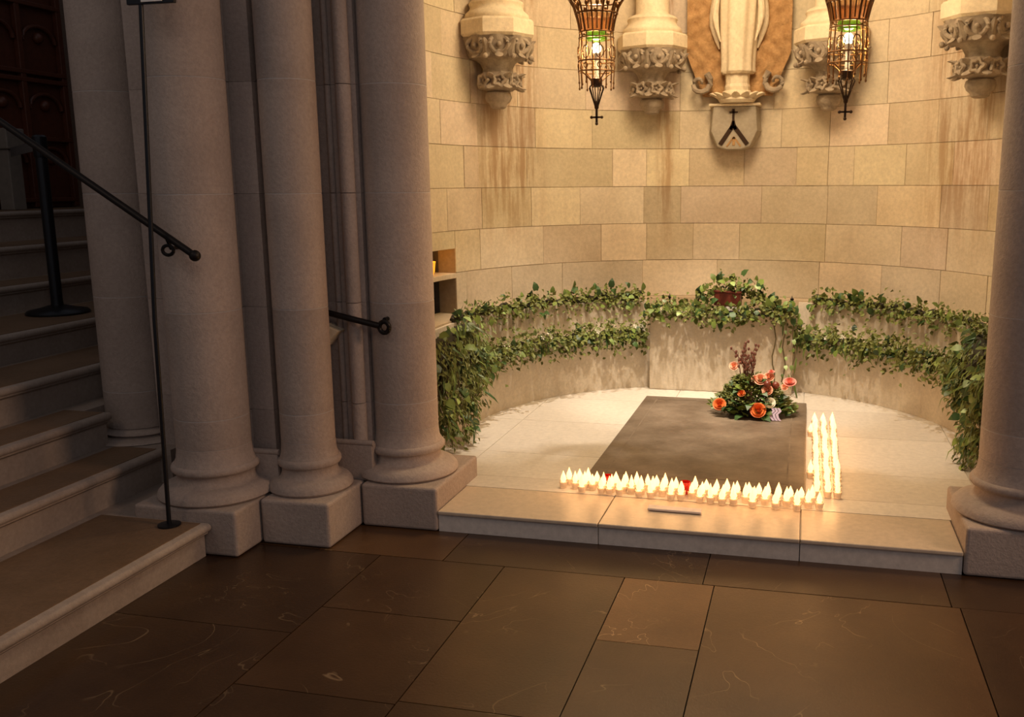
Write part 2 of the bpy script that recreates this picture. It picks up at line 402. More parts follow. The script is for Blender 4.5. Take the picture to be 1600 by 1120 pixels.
# wall at the back of the stair passage and floor landing there
wr = empty('wall_rear', kind='structure')
z = -.0
for k, (a, b) in enumerate(zip([0, .6, 1.1, 1.6, 2.1, 2.6, 3.1], [.6, 1.1, 1.6, 2.1, 2.6, 3.1, 3.6])):
    x = -6.0; i = 0
    while x < -3.06:
        x1 = min(x + random.uniform(.6, .9), -3.055)
        o = MB().box(x + .002, x1 - .002, 2.1, 2.3, a + .002, b - .002).build('stone_block', M['pier'], wr); t = random.uniform(.5, .62); o.color = (t, t * .88, t * .78, 1); x = x1
wl = MB(); wl.box(-5.75, -5.55, -3.2, 2.3, .0, 1.6); wl.box(-5.75, -5.55, -3.2, .45, 1.6, 3.6); wl.box(-5.75, -5.55, 1.75, 2.3, 1.6, 3.6)
wl.build('wall_far', M['pier'], kind='structure').color = (.6, .52, .46, 1)

# ---- stairs rising to the left
st = empty('stairs', kind='structure')
nose = [(-1.97, .15), (-2.53, .32), (-2.82, .49), (-3.10, .67), (-3.55, .83), (-4.17, 1.0), (-4.52, 1.21), (-5.0, 1.42)]
yend = [-1.672, -1.205, -1.205, 2.09, 2.09, 2.09, 2.09, 2.09]
for k, (x, zt) in enumerate(nose):
    xb = (nose[k + 1][0] if k < 7 else -5.54)
    zb = nose[k - 1][1] if k else 0
    sp = empty('step'); sp.parent = st
    ye = yend[k]
    rx0 = xb - .10 if k < 7 else xb
    xr = x - .035
    if k == 2: spans = [(-3.4, -1.205)]
    MB().box(rx0 if k < 7 else xb, xr, -3.6, ye - .004, (zb - .03 if k else 0), zt - .055).build('riser', M['step'], sp)
    # tread with rounded nose: profile in x,z swept along y
    pr = [(rx0, zt), (x + .0 - .012, zt)] + [(x - .018 + .018 * cos(t), zt - .018 + .018 * sin(t)) for t in [pi / 2 - pi * i / 6 for i in range(1, 7)]] + [(x - .018, zt - .044), (xr, zt - .056), (rx0, zt - .056)]
    n = len(pr); ys_ = (-3.6, ye)
    if k == 7: pass
    tm = MB().add([(px, ys_[0], pz) for px, pz in pr] + [(px, ys_[1], pz) for px, pz in pr],
                  [tuple(range(n)), tuple(reversed(range(n, 2 * n)))] + [(i, i + n, (i + 1) % n + n, (i + 1) % n) for i in range(n)])
    tm.build('nosing_slab', M['step'], sp, True)
    MB().box(xb + .012 if k < 7 else xb + .0, x - .045, -3.6, ye - .01, zt - .004, zt + .0025).build('brown_tread', M['tread'], sp)  # darker brown inset behind each nosing
MB().box(-2.60, -2.30, -1.675, -1.15, .0, .149).build('corner_fill', M['step'], st)
MB().box(-3.25, -2.985, -1.206, -.81, .0, .489).build('corner_fill', M['step'], st)
MB().box(-3.0, -2.50, -1.21, -.81, .0, .319).build('corner_fill', M['step'], st)
# body under the treads so the side is closed
MB().box(-5.54, -3.2, -3.6, 2.09, .0, .6).build('stair_body', M['step'], st)

# ================================================================== COLUMNS
def column(cx, cy, r, x0, x1, y0, y1, zb, label, drums=SEAM, ht=3.12):
    """engaged round column on an attic base and a square plinth"""
    c = empty('stone_column', (cx, cy, zb if zb > .2 else 0), label=label, cat='column', group='clustered columns of the chapel portal')
    ox, oy, oz = cx, cy, c.location[2]
    pt = .21 if zb < .2 else zb
    L_ = Matrix.Translation((-ox, -oy, -oz))
    def bld(mb, nm, smooth=False, bevel=0., t=1.):
        mb.v = [tuple(L_ @ Vector(v)) for v in mb.v]
        o = mb.build(nm, M['pier'], c, smooth, bevel); o.color = (t, t, t, 1); return o
    if x0 is not None:
        bld(MB().box(x0, x1, y0, y1, 0.001, .208), 'plinth', bevel=.014, t=.98)
    b = .21 if zb < .2 else zb
    R = r / .155
    prof = [(.236 * R, b), (.246 * R, b + .010), (.243 * R, b + .026), (.228 * R, b + .044), (.206 * R, b + .056), (.186 * R, b + .061), (.180 * R, b + .062), (.168 * R, b + .070), (.161 * R, b + .088), (.163 * R, b + .106),
            (.172 * R, b + .115), (.178 * R, b + .117), (.1835 * R, b + .126), (.1835 * R, b + .138), (.178 * R, b + .148), (.170 * R, b + .152), (.168 * R, b + .158), (.160 * R, b + .176), (r + .001, b + .21), (r, b + .23)]
    if zb > .2: prof = [(p * .96, b + (q - b) * .28) for p, q in prof]
    bld(MB().lathe(prof, cx, cy, 48), 'base', True, t=1.02)
    bld(MB().lathe([(r - .0012, b + .2), (r - .0012, ht - .01)], cx, cy, 48), 'mortar_core', True).data.materials[0] = M['pierseam']
    zs = [prof[-1][1]] + [d for d in drums if d > prof[-1][1] + .05]
    for a, q in zip(zs, zs[1:]):
        t = random.choice((.93, 1, 1.04, .97)); s = .003
        bld(MB().lathe([(r - .001, a + .0022), (r, a + s), (r, q - s), (r - .001, q - .0022)], cx, cy, 48), 'drum', True, t=t)
    return c
column(-1.37, -.93, .155, -1.50, -1.12, -1.185, -.62, 0, 'stout grey stone column at the left edge of the lit chapel')
column(-1.715, -1.26, .122, -1.845, -1.508, -1.487, -1.12, 0, 'slimmer grey column standing left of the column that borders the lit chapel')
column(-2.10, -1.42, .163, -2.36, -1.852, -1.668, -1.21, 0, 'stout grey column with the handrail end, just behind the thin black sign pole')
column(-2.84, -.97, .17, None, None, 0, 0, .32, 'leftmost stone column rising from the stairs beside the dark wooden door')
column(1.43, -.93, .17, 1.187, 1.60, -1.185, -.62, 0, 'stone column at the right edge of the lit chapel')

# ================================================================== BENCHES / ALTAR
def ledge(name, a0, a1, label):
    e = empty(name, (0, 0, 0), label=label, cat='ledge')
    sweep(MB(), a0, a1, 1.50, 1.662, .1015, .50, 24, 1.5).build('lower_ledge', M['bench'], e, True)
    sweep(MB(), a0, a1, 1.64, 1.786, .498, .735, 24, 1.6).build('upper_ledge', M['bench'], e, True)
    return e
ledge('curved_ledge', 113, 213, 'two-tier curved stone ledge along the left side of the apse under garlands')
ledge('curved_ledge', 73.5, -33, 'two-tier curved stone ledge along the right side of the apse under garlands')
al = empty('altar_block', (-.07, 1.75, .1015), label='pale flat-fronted stone block at the centre back between the curved ledges', cat='altar')
def loc_box(e, x0, x1, y0, y1, z0, z1, nm, mt, bev=0.):
    l = e.location; return MB().box(x0 - l[0], x1 - l[0], y0 - l[1], y1 - l[1], z0 - l[2], z1 - l[2]).build(nm, mt, e, bevel=bev)
loc_box(al, -.585, .44, 1.62, 1.93, .1015, .645, 'body', M['bench'], .006)
loc_box(al, -.595, .45, 1.60, 1.93, .646, .68, 'top_slab', M['bench'], .005)

# ================================================================== TOMB SLAB
ts = empty('tomb_slab', (0, .328, .1015), label='large flat dark stone tomb slab lying on the pale chapel floor', cat='tomb slab')
MB().box(-.546, .546, -.938, .938, 0, .030).build('slab_body', M['slab'], ts, bevel=.006)
bd = MB()
for a, b, c, d in ((-.46, -.452, -.85, .85), (.452, .46, -.85, .85), (-.46, .46, -.858, -.85), (-.46, .46, .85, .858)): bd.box(a, b, c, d, .0295, .0312)
bd.build('border_line', M['slab'], ts)

# ================================================================== CORBELS
def leafmb(w_=.5, curl=.25, seg=4):
    """carved leaf or petal in the XZ plane, base at origin, tip up the z axis, curling along -y"""
    vs = []; fs = []
    for i in range(seg + 1):
        t = i / seg; ww = w_ * (sin(pi * min(t * .85 + .12, 1)) ** .8); y = -curl * t * t; z_ = t
        vs += [(-ww * .5, y + .04, z_), (0, y - .06, z_), (ww * .5, y + .04, z_)]
    for i in range(seg):
        b = i * 3
        for j in (0, 1): fs += [(b + j, b + j + 1, b + j + 4, b + j + 3)]
    return vs, fs

def thick_leaf(mb, mat, w_=.5, curl=.25, th=.12):
    vs, fs = leafmb(w_, curl); n = len(vs)
    a = [mat @ Vector(v) for v in vs]; b = [mat @ Vector((v[0] * .8, v[1] + th, v[2] * .96)) for v in vs]
    rim = [0, 1, 2, 5, 8, 11, 14, 13, 12, 9, 6, 3]
    mb.add(a + b, fs + [tuple(reversed([i + n for i in f])) for f in fs] + [(rim[(i + 1) % 12], rim[i], rim[i] + n, rim[(i + 1) % 12] + n) for i in range(12)])

def corbel(ang, label, lw=1.):
    R = 1.655; x, y = R * cos(rad(ang)), YC + R * sin(rad(ang))
    e = empty('carved_corbel', (x, y, 2.08), label=label, cat='corbel', group='carved corbels on the apse wall')
    e.rotation_euler.z = rad(ang - 90)          # local -y faces the room
    MB().lathe([(.01, .012), (.035, .0), (.052, .010), (.058, .030), (.078, .045), (.090, .07), (.084, .098), (.06, .115)], n=24).build('pendant_bud', M['carved'], e, True)
    MB().lathe([(.05, .10), (.085, .118), (.128, .128), (.136, .15), (.134, .19), (.124, .215), (.100, .228), (.096, .25), (.115, .285), (.140, .305), (.186, .312), (.200, .335), (.208, .38), (.218, .42), (.225, .44)], n=48,
               mod=lambda a, z_: 1 + (.045 * sin(a * 10 + 6 * sin(z_ * 26)) if z_ > .3 or .12 < z_ < .22 else 0)).build('bell', M['carved'], e, True)
    for k in range(5):
        a = -pi / 2 + (k - 2) * pi / 4.1
        lm = MB(); b_ = a + pi / 8.2
        for s_ in (-1, 1):
            m_ = Matrix.Translation((.126 * cos(b_), .126 * sin(b_), .165)) @ Matrix.Rotation(b_ + pi / 2, 4, 'Z') @ Matrix.Rotation(rad(180 if s_ < 0 else 0), 4, 'Y') @ Matrix.Rotation(rad(24), 4, 'X') @ Matrix.Scale(.072, 4)
            thick_leaf(lm, m_, .85, .6, .25)
        lm.build('lower_leaf', M['carved'], e, True)
        rs = MB(); cx_, cy_ = .138 * cos(a), .138 * sin(a)
        rm = Matrix.Translation((cx_, cy_, .172)) @ Matrix.Rotation(a + pi / 2, 4, 'Z') @ Matrix.Rotation(rad(90), 4, 'X')
        rs.lathe([(.036, -.012), (.046, .006), (.038, .020), (.026, .018), (.019, .006), (.014, -.004), (.001, -.006)], 0, 0, 30, rm, mod=lambda t, z_: 1 + .17 * cos(5 * t))
        rs.ball(rm @ Vector((0, 0, .004)), .010, 8, 1, 5)
        rs.build('rosette', M['carved'], e, True)
        um = MB()
        T_ = Matrix.Translation((.212 * cos(a), .212 * sin(a), .385)) @ Matrix.Rotation(a + pi / 2, 4, 'Z')
        um.tube([T_ @ Vector((.060 * cos(t), .004 - .016 * cos(t * 2), .046 * sin(t))) for t in [2 * pi * i / 18 for i in range(18)]], .0145, 7, True)
        um.ball(T_ @ Vector((0, -.006, -.004)), .017, 10, 1, 6)
        m_ = T_ @ Matrix.Translation((0, .01, -.045)) @ Matrix.Rotation(rad(158), 4, 'X') @ Matrix.Rotation(pi, 4, 'Z') @ Matrix.Scale(.05, 4)
        thick_leaf(um, m_, 1.1, .5, .2)
        um.build('scrolled_leaf', M['carved'], e, True)
        kn = MB(); b_ = a + pi / 8.2
        T_ = Matrix.Translation((.216 * cos(b_), .216 * sin(b_), .36)) @ Matrix.Rotation(b_ + pi / 2, 4, 'Z')
        m_ = T_ @ Matrix.Translation((0, .01, -.05)) @ Matrix.Rotation(rad(12), 4, 'X') @ Matrix.Scale(.115, 4)
        thick_leaf(kn, m_, .5, .28, .2); kn.ball(T_ @ Vector((0, -.018, -.05)), .017, 8, 1, 6)
        kn.build('upright_leaf', M['carved'], e, True)
    # polygonal abacus, torus foot and shaft
    MB().lathe([(.235, .438), (.252, .455), (.252, .535), (.236, .550)], n=8, mat=Matrix.Rotation(rad(22.5), 4, 'Z')).build('abacus', M['carvedlight'], e)
    MB().lathe([(.205, .549), (.212, .565), (.208, .585), (.19, .60), (.178, .61), (.172, .628), (.176, .64), (.18, .65), (.172, .665), (.150, .675)], n=32).build('shaft_foot', M['carvedlight'], e, True)
    MB().lathe([(.128, .67), (.118, .70), (.116, 1.1), (.116, 1.665)], n=32).build('shaft', M['carvedlight'], e, True)
    return e
corbel(155.3, 'carved foliage corbel at the far left of the apse wall, nearest the column')
corbel(112, 'carved foliage corbel just right of the left lantern')
corbel(68, 'carved foliage corbel half hidden behind the right lantern')
corbel(27, 'carved foliage corbel at the far right, beside the right column')

# ================================================================== STATUE ON ITS SHIELD BRACKET
sb = empty('shield_bracket', (-.035, 2.02, 1.83), label='stone shield bracket with dark chevron and cross under the statue', cat='bracket')
pts = [(-.150, .305), (-.165, .13), (-.115, .02), (-.05, .0), (.05, .0), (.115, .02), (.165, .13), (.150, .305)]
mb = MB(); n = len(pts)
mb.add([(x, -.062, z_) for x, z_ in pts] + [(x * 1.16, .07, z_) for x, z_ in pts], [tuple(reversed(range(n))), tuple(range(n, 2 * n))] + [(i, (i + 1) % n, (i + 1) % n + n, i + n) for i in range(n)])
mb.build('shield', M['shield'], sb, bevel=.008)
em = MB()
def bar(mb, a, b, wd, y=-.068, d=.012):
    a = Vector(a); b = Vector(b); t = (b - a).normalized(); q = Vector((-t.y, t.x)) * wd / 2
    P_ = [a - q, b - q, b + q, a + q]
    mb.add([(p.x, y, p.y) for p in P_] + [(p.x, y + d, p.y) for p in P_], [(0, 1, 2, 3), (7, 6, 5, 4), (0, 4, 5, 1), (1, 5, 6, 2), (2, 6, 7, 3), (3, 7, 4, 0)])
bar(em, (-.098, .035), (-.010, .165), .030); bar(em, (.098, .035), (.000, .165), .030); bar(em, (-.006, .155), (-.006, .285), .016)
bar(em, (-.035, .262), (.025, .262), .012); bar(em, (-.024, .14), (-.006, .20), .02); bar(em, (.012, .14), (-.006, .20), .02)
em.build('emblem', M['darkbronze'], sb)
em2 = MB()
bar(em2, (-.05, .022), (0, .09), .012, -.066); bar(em2, (.05, .022), (0, .09), .012, -.066); bar(em2, (0, .028), (0, .085), .02, -.066)
em2.build('lower_emblem', M['relief'], sb)
MB().box(-.185, .185, -.07, .12, .306, .325).build('ledge', M['carvedlight'], sb, bevel=.006)

sta = empty('robed_statue', (-.02, 1.98, 2.157), label='pale stone robed statue on the shield bracket, cut off by the top edge', cat='statue')
pf_ = MB()
for k in range(9):
    a = -pi / 2 + (k - 4) * pi / 7
    m_ = Matrix.Translation((.11 * cos(a), .09 * sin(a), 0)) @ Matrix.Rotation(a + pi / 2, 4, 'Z') @ Matrix.Rotation(rad(28), 4, 'X') @ Matrix.Scale(.1, 4)
    thick_leaf(pf_, m_, .7, .5, .2)
pf_.lathe([(.12, 0), (.135, .02), (.115, .05), (.095, .085)], n=24)
pf_.build('foliage_foot', M['carvedlight'], sta, True)
MB().lathe([(.09, .08), (.092, .11), (.085, .13), (.088, .22)], n=12).build('pedestal', M['carvedlight'], sta)
def fold(a, z_): return 1 + .055 * sin(a * 9 + .8 * sin(z_ * 5)) + .04 * sin(a * 4 + 1)
MB().lathe([(.105, .20), (.118, .215), (.115, .26), (.118, .35), (.128, .5), (.135, .7), (.14, .9), (.125, 1.05), (.10, 1.15), (.06, 1.2)], n=64, mod=fold).build('robe', M['carvedlight'], sta, True)
for s in (-1, 1):
    m_ = MB(); q = []
    for k in range(14):
        z_ = .38 + k * .055; q.append((s * (.135 + .03 * sin(k * .5) + .004 * k), .02, z_))
    m_.tube(q, [.006 + .028 * min(1, k / 3) for k in range(14)], 10)
    m_.tube([(x * .9, -.06, z_ + .04) for x, y, z_ in q], [.004 + .02 * min(1, k / 3) for k in range(14)], 8)
    m_.build('mantle_fold', M['carvedlight'], sta, True)
MB().lathe([(.045, 1.18), (.045, 1.22), (.06, 1.25), (.072, 1.30), (.070, 1.36), (.05, 1.40), (.01, 1.42)], n=24).build('veiled_head', M['carvedlight'], sta, True)
tag(sta, None)

rl = empty('carved_relief', (-.02, 2.075, 2.16), label='rough ochre carved relief panel with scrolls behind the statue', cat='relief')
g = MB(); nx, nz = 46, 60
vs = []; fs = []
rr = random.Random(3)
for j in range(nz + 1):
    for i in range(nx + 1):
        z_ = .05 + 1.35 * j / nz; x = (-.37 + .74 * i / nx) * min(1, .62 + z_ * 1.1)
        d = .016 * sin(x * 47 + 2 * sin(z_ * 17)) * cos(z_ * 39 + sin(x * 21)) + rr.uniform(-.004, .004)
        vs.append((x, -.045 - abs(x) ** 2 * .22 + d, z_))
for j in range(nz):
    for i in range(nx):
        b = j * (nx + 1) + i; fs.append((b, b + 1, b + nx + 2, b + nx + 1))
g.add(vs, fs)
e0 = [i for i in range(nx + 1)]
g.add([vs[i] for i in e0] + [(vs[i][0], .0, vs[i][2]) for i in e0], [(i + 1, i, i + nx + 1, i + nx + 2) for i in range(nx)])
g.build('textured_panel', M['relief'], rl, True)
for s in (-1, 1):
    for (cx_, cz_, r0) in ((.27, .14, .085),):
        q = [(s * (cx_ + (r0 * (1 - t / 16)) * cos(t * .55 + 2.2)), -.105 + .015 * sin(t), cz_ + (r0 * (1 - t / 16)) * sin(t * .55 + 2.2)) for t in range(14)]
        MB().tube(q, [.024 - .001 * t for t in range(14)], 8).build('scroll', M['carved'], rl, True)

# ================================================================== LANTERNS
def lantern(x, y, label):
    e = empty('hanging_lantern', (x, y, 1.925), label=label, cat='lantern', group='filigree lanterns hanging in the apse')
    # local z: 0 tip of the cross
    cr = MB(); cr.box(-.006, .006, -.004, .004, 0, .085); cr.box(-.026, .026, -.004, .004, .035, .045)
    for p in ((-.03, 0, .04), (.03, 0, .04), (0, 0, .004)): cr.ball(p, .009, 8, 1, 5)
    cr.build('cross_pendant', M['darkbronze'], e)
    tp = MB()
    for k in range(8):
        a = 2 * pi * k / 8
        tp.tube([(.004 * cos(a), .004 * sin(a), .085), (.014 * cos(a), .014 * sin(a), .115), (.030 * cos(a), .030 * sin(a), .165), (.043 * cos(a), .043 * sin(a), .20), (.036 * cos(a), .036 * sin(a), .215)], .0032, 6)
    tp.lathe([(.004, .08), (.012, .09), (.014, .11), (.006, .13)], n=12)
    tp.build('tapering_tail', M['darkbronze'], e, True)
    MB().lathe([(.018, .205), (.032, .212), (.033, .25), (.026, .256), (.016, .26)], n=20).build('socket_collar', M['darkbronze'], e, True)
    MB().lathe([(.013, .256), (.011, .30), (.012, .36), (.016, .39)], n=14).build('candle_tube', M['paper'], e, True)
    MB().ball((0, 0, .415), .027, 16, 1.15, 10).build('bulb', M['bulb'], e, True)
    MB().lathe([(.045, .455), (.06, .46), (.062, .49), (.054, .51), (.050, .505), (.055, .485), (.044, .465)], n=24).build('green_glass_ring', M['greenglass'], e, True)
    cg = MB()
    for k in range(16):
        a = 2 * pi * k / 16; c_, s_ = cos(a), sin(a)
        lo = .235 if k % 2 else .205
        cg.tube([(.098 * c_, .098 * s_, lo), (.102 * c_, .102 * s_, .30), (.10 * c_, .10 * s_, .40), (.095 * c_, .095 * s_, .50)], .0034, 6)
        cg.ball((.098 * c_, .098 * s_, lo - .006), .006, 6, 1.6, 4)
    for zr, rr_ in ((.29, .102), (.345, .102), (.47, .098), (.50, .096)):
        cg.tube([(rr_ * cos(2 * pi * i / 32), rr_ * sin(2 * pi * i / 32), zr) for i in range(32)], .004, 6, True)
    for k in range(8):
        a = 2 * pi * (k + .5) / 8; R = Matrix.Rotation(a, 4, 'Z')
        cg.tube([R @ Vector((.103, .022 * cos(t), .39 + .034 * sin(t))) for t in [2 * pi * i / 12 for i in range(12)]], .0032, 5, True)
        cg.tube([R @ Vector((.103, .013 * cos(t), .318 + .014 * sin(t))) for t in [2 * pi * i / 10 for i in range(10)]], .003, 5, True)
    for k in range(4):
        a = 2 * pi * (k + .5) / 4; cg.tube([(.03 * cos(a), .03 * sin(a), .235), (.065 * cos(a), .065 * sin(a), .265), (.100 * cos(a), .100 * sin(a), .29)], .004, 6)
    cg.build('filigree_cage', M['bronze'], e, True)
    up = MB()
    for k in range(12):
        a = 2 * pi * k / 12; c_, s_ = cos(a), sin(a)
        up.tube([(.092 * c_, .092 * s_, .50), (.108 * c_, .108 * s_, .57), (.13 * c_, .13 * s_, .64), (.162 * c_, .162 * s_, .69), (.17 * c_, .17 * s_, .72)], .006, 6)
        up.ball((.165 * c_, .165 * s_, .70), .014, 8, 1.2, 5)
        b = a + pi / 12
        up.tube([(.096 * cos(b), .096 * sin(b), .51), (.108 * cos(b), .108 * sin(b), .58), (.118 * cos(b), .118 * sin(b), .63)], .004, 6)
        up.ball((.118 * cos(b), .118 * sin(b), .645), .011, 8, 1.4, 5)
    for zr, rr_ in ((.60, .118), (.672, .15)): up.tube([(rr_ * cos(2 * pi * i / 32), rr_ * sin(2 * pi * i / 32), zr) for i in range(32)], .0055, 6, True)
    up.build('flared_crown', M['bronze'], e, True)
    MB().lathe([(.086, .505), (.098, .56), (.104, .595)], n=12, caps=False).build('amber_panels', M['amber'], e)
    tpn = MB()
    for k in range(6):
        a = 2 * pi * k / 6; tpn.tube([(.15 * cos(a), .15 * sin(a), .70), (.08 * cos(a), .08 * sin(a), .95), (.0, .0, 1.15)], .006, 6)
    tpn.build('hanging_arms', M['bronze'], e, True)
    ch = MB(); zc = 1.14
    while zc < 1.8:
        R = Matrix.Translation((0, 0, zc)) @ Matrix.Rotation((int(zc * 100) % 2) * pi / 2 + (round((zc - 1.14) / .036) % 2) * pi / 2, 4, 'Z')
        ch.tube([R @ Vector((.011 * cos(t), 0, .022 * sin(t))) for t in [2 * pi * i / 10 for i in range(10)]], .003, 5, True); zc += .036
    ch.build('chain', M['bronze'], e, True)
    lo_ = light('lantern_bulb_light', 'POINT', (0, 0, .415), 112, (1, .75, .38), .03); lo_.parent = e
    return e
lantern(-.683, .3, 'ornate bronze filigree lantern hanging left of the statue')
lantern(.683, .3, 'ornate bronze filigree lantern hanging right of the statue')

# ================================================================== CANDLES
cupm = MB().lathe([(.012, 0), (.0165, .002), (.020, .028), (.0205, .032), (.0185, .032), (.017, .006), (.003, .004)], n=14).mesh('tea_candle', M['cup'], True)
redm = MB().lathe([(.014, 0), (.020, .002), (.025, .045), (.026, .062), (.0235, .062), (.019, .006), (.003, .004)], n=16).mesh('red_votive_cup', M['redcup'], True)
waxm = MB().lathe([(.0155, .004), (.0178, .022), (.0175, .026), (.004, .0255)], n=12).mesh('wax', M['wax'], True)
flam = MB().lathe([(.001, .026), (.010, .033), (.0145, .044), (.0120, .058), (.0060, .073), (.0006, .088)], n=9).mesh('flame', M['flame'], True)
G1 = 'tea candles in rows along the front of the tomb slab'; G2 = 'tea candles in columns along the right of the tomb slab'
def candle(x, y, red=False, g=1, row=0):
    z0 = .1013
    if red: lab, gr = ('left' if x < -.3 else 'right') + ' one of the two red glass votives behind the front candles', 'red votive cups'
    elif g == 1: lab, gr = 'lit tea candle in the ' + ('back row, against the front edge of the slab', 'middle row in front of the slab', 'foremost row in front of the slab')[row], G1
    else: lab, gr = 'lit tea candle in the ' + ('column nearest the right edge of the slab', 'middle column right of the slab', 'outermost column right of the slab', 'gap right against the right edge of the slab')[row], G2
    o = link(redm if red else cupm, 'red_votive' if red else 'tea_candle', loc=(x, y, z0), label=lab, cat='candle', group=gr)
    o.rotation_euler.z = random.uniform(0, 6)
    w_ = link(waxm, 'wax', o)
    if not red:
        f = link(flam, 'flame', o); f.scale = (random.uniform(.9, 1.15),) * 2 + (random.uniform(.85, 1.2),); f.location.z = -.026 * (f.scale[2] - 1)
    else: w_.scale = (1.1, 1.1, .8)
rc = random.Random(11)
reds = {(0, 4), (0, 12)}
for r_ in range(3):
    nn = (25, 26, 22)[r_]
    for i in range(nn):
        x = (-.615, -.625, -.53)[r_] + i * .0495 + rc.uniform(-.006, .006); y = (-.668, -.722, -.775)[r_] - .0012 * i + rc.uniform(-.006, .006) - (.02 * (i / nn) if r_ else .008 * i / nn)
        if r_ == 2 and rc.random() < .22: continue
        if r_ == 2 and -.20 < x < .12: y += .006
        candle(x, y, (r_, i) in reds, 1, r_)
for c_ in range(3):
    for i in range(21):
        y = -.60 + i * .069 + rc.uniform(-.006, .006); x = .598 + c_ * .052 + rc.uniform(-.005, .005) + (i / 21) * .0
        candle(x, y, False, 2, c_)
candle(.572, .52, False, 2, 3); candle(.570, -.30, False, 2, 3)
for x, y in [(-.56 + .16 * k, -.74 - .01 * k) for k in range(8)] + [(.65, -.55 + .2 * k) for k in range(7)]:
    lc = light('candle_light', 'POINT', (x, y, .235), .55, (1, .50, .18), .06); lc.data.specular_factor = .1
# little plaque in front
pq = empty('small_plaque', (-.04, -.945, .1015), label='small pale plaque lying on the platform in front of the candles', cat='plaque')
pq.rotation_euler.z = rad(-1)
MB().box(-.12, .12, -.020, .005, 0, .006).build('base_bar', M['darkbronze'], pq, bevel=.002)
MB().add([(-.125, -.030, .003), (.125, -.030, .003), (.125, .006, .006), (-.125, .006, .006), (-.125, -.030, .013), (.125, -.030, .013), (.125, .006, .020), (-.125, .006, .020)], [(3, 2, 1, 0), (4, 5, 6, 7), (0, 1, 5, 4), (1, 2, 6, 5), (2, 3, 7, 6), (3, 0, 4, 7)]).build('face_plate', M['plaque'], pq, bevel=.003)

# ================================================================== PLANTS
def leaf_mesh(name, mat, L, W, fold=.18, droop=.25, heart=True):
    o = .0
    vs = [(0, 0, 0), (-.32 * W, -.06 * L if heart else .1 * L, -.02), (-.5 * W, .32 * L, fold * W), (-.34 * W, .68 * L, fold * W * .6 - droop * L * .4), (0, L, -droop * L),
          (.34 * W, .68 * L, fold * W * .6 - droop * L * .4), (.5 * W, .32 * L, fold * W), (.32 * W, -.06 * L if heart else .1 * L, -.02), (0, .35 * L, 0), (0, .7 * L, -droop * L * .45)]
    vs = [(x, y, z_ * (1 if abs(z_) > .021 else .3)) for x, y, z_ in vs]
    fs = [(0, 8, 2, 1), (8, 9, 3, 2), (9, 4, 3), (0, 7, 6, 8), (8, 6, 5, 9), (9, 5, 4)]
    return MB().add(vs, fs).mesh(name, mat, True)
LV = [leaf_mesh('ivy_leaf', M['leaf'], .056, .044), leaf_mesh('ivy_leaf', M['leafdark'], .062, .048, .1, .4), leaf_mesh('ivy_leaf', M['leafpale'], .048, .036, .22, .15), leaf_mesh('ivy_leaf', M['leaf'], .045, .038, .05, .3)]
FERN = [leaf_mesh('fern_frond', M['leaf'], .15, .017, .2, .3, False), leaf_mesh('fern_frond', M['leafdark'], .12, .016, .2, .2, False)]
PET = leaf_mesh('blossom', M['white'], .02, .02, .2, 0)

def orient(p, d, nrm, s=1.):
    d = Vector(d).normalized(); n = Vector(nrm); n = (n - d * n.dot(d))
    if n.length < 1e-3: n = Vector((0, .3, 1)) - d * d.z
    n.normalize(); x = d.cross(n)
    m = Matrix((x, d, n)).transposed().to_4x4()
    return Matrix.Translation(p) @ m @ Matrix.Scale(s, 4)

def fill(name, parent, spots, mat, rnd, ln=(.018, .034), wd=.35):
    """many small leaflets joined: nobody could count them"""
    mb = MB()
    for p, d, n in spots:
        L_ = rnd.uniform(*ln); m = orient(p, d, n, L_); w_ = wd
        mb.add([m @ Vector(v) for v in ((0, 0, 0), (-w_, .45, .1), (0, 1, -.15), (w_, .45, .1))], [(0, 3, 2, 1)])
    o = mb.build(name, mat, parent, kind='stuff'); return o

def rdir(r, base, sp):
    return Vector(base) + Vector((r.uniform(-sp, sp), r.uniform(-sp, sp), r.uniform(-sp, sp)))

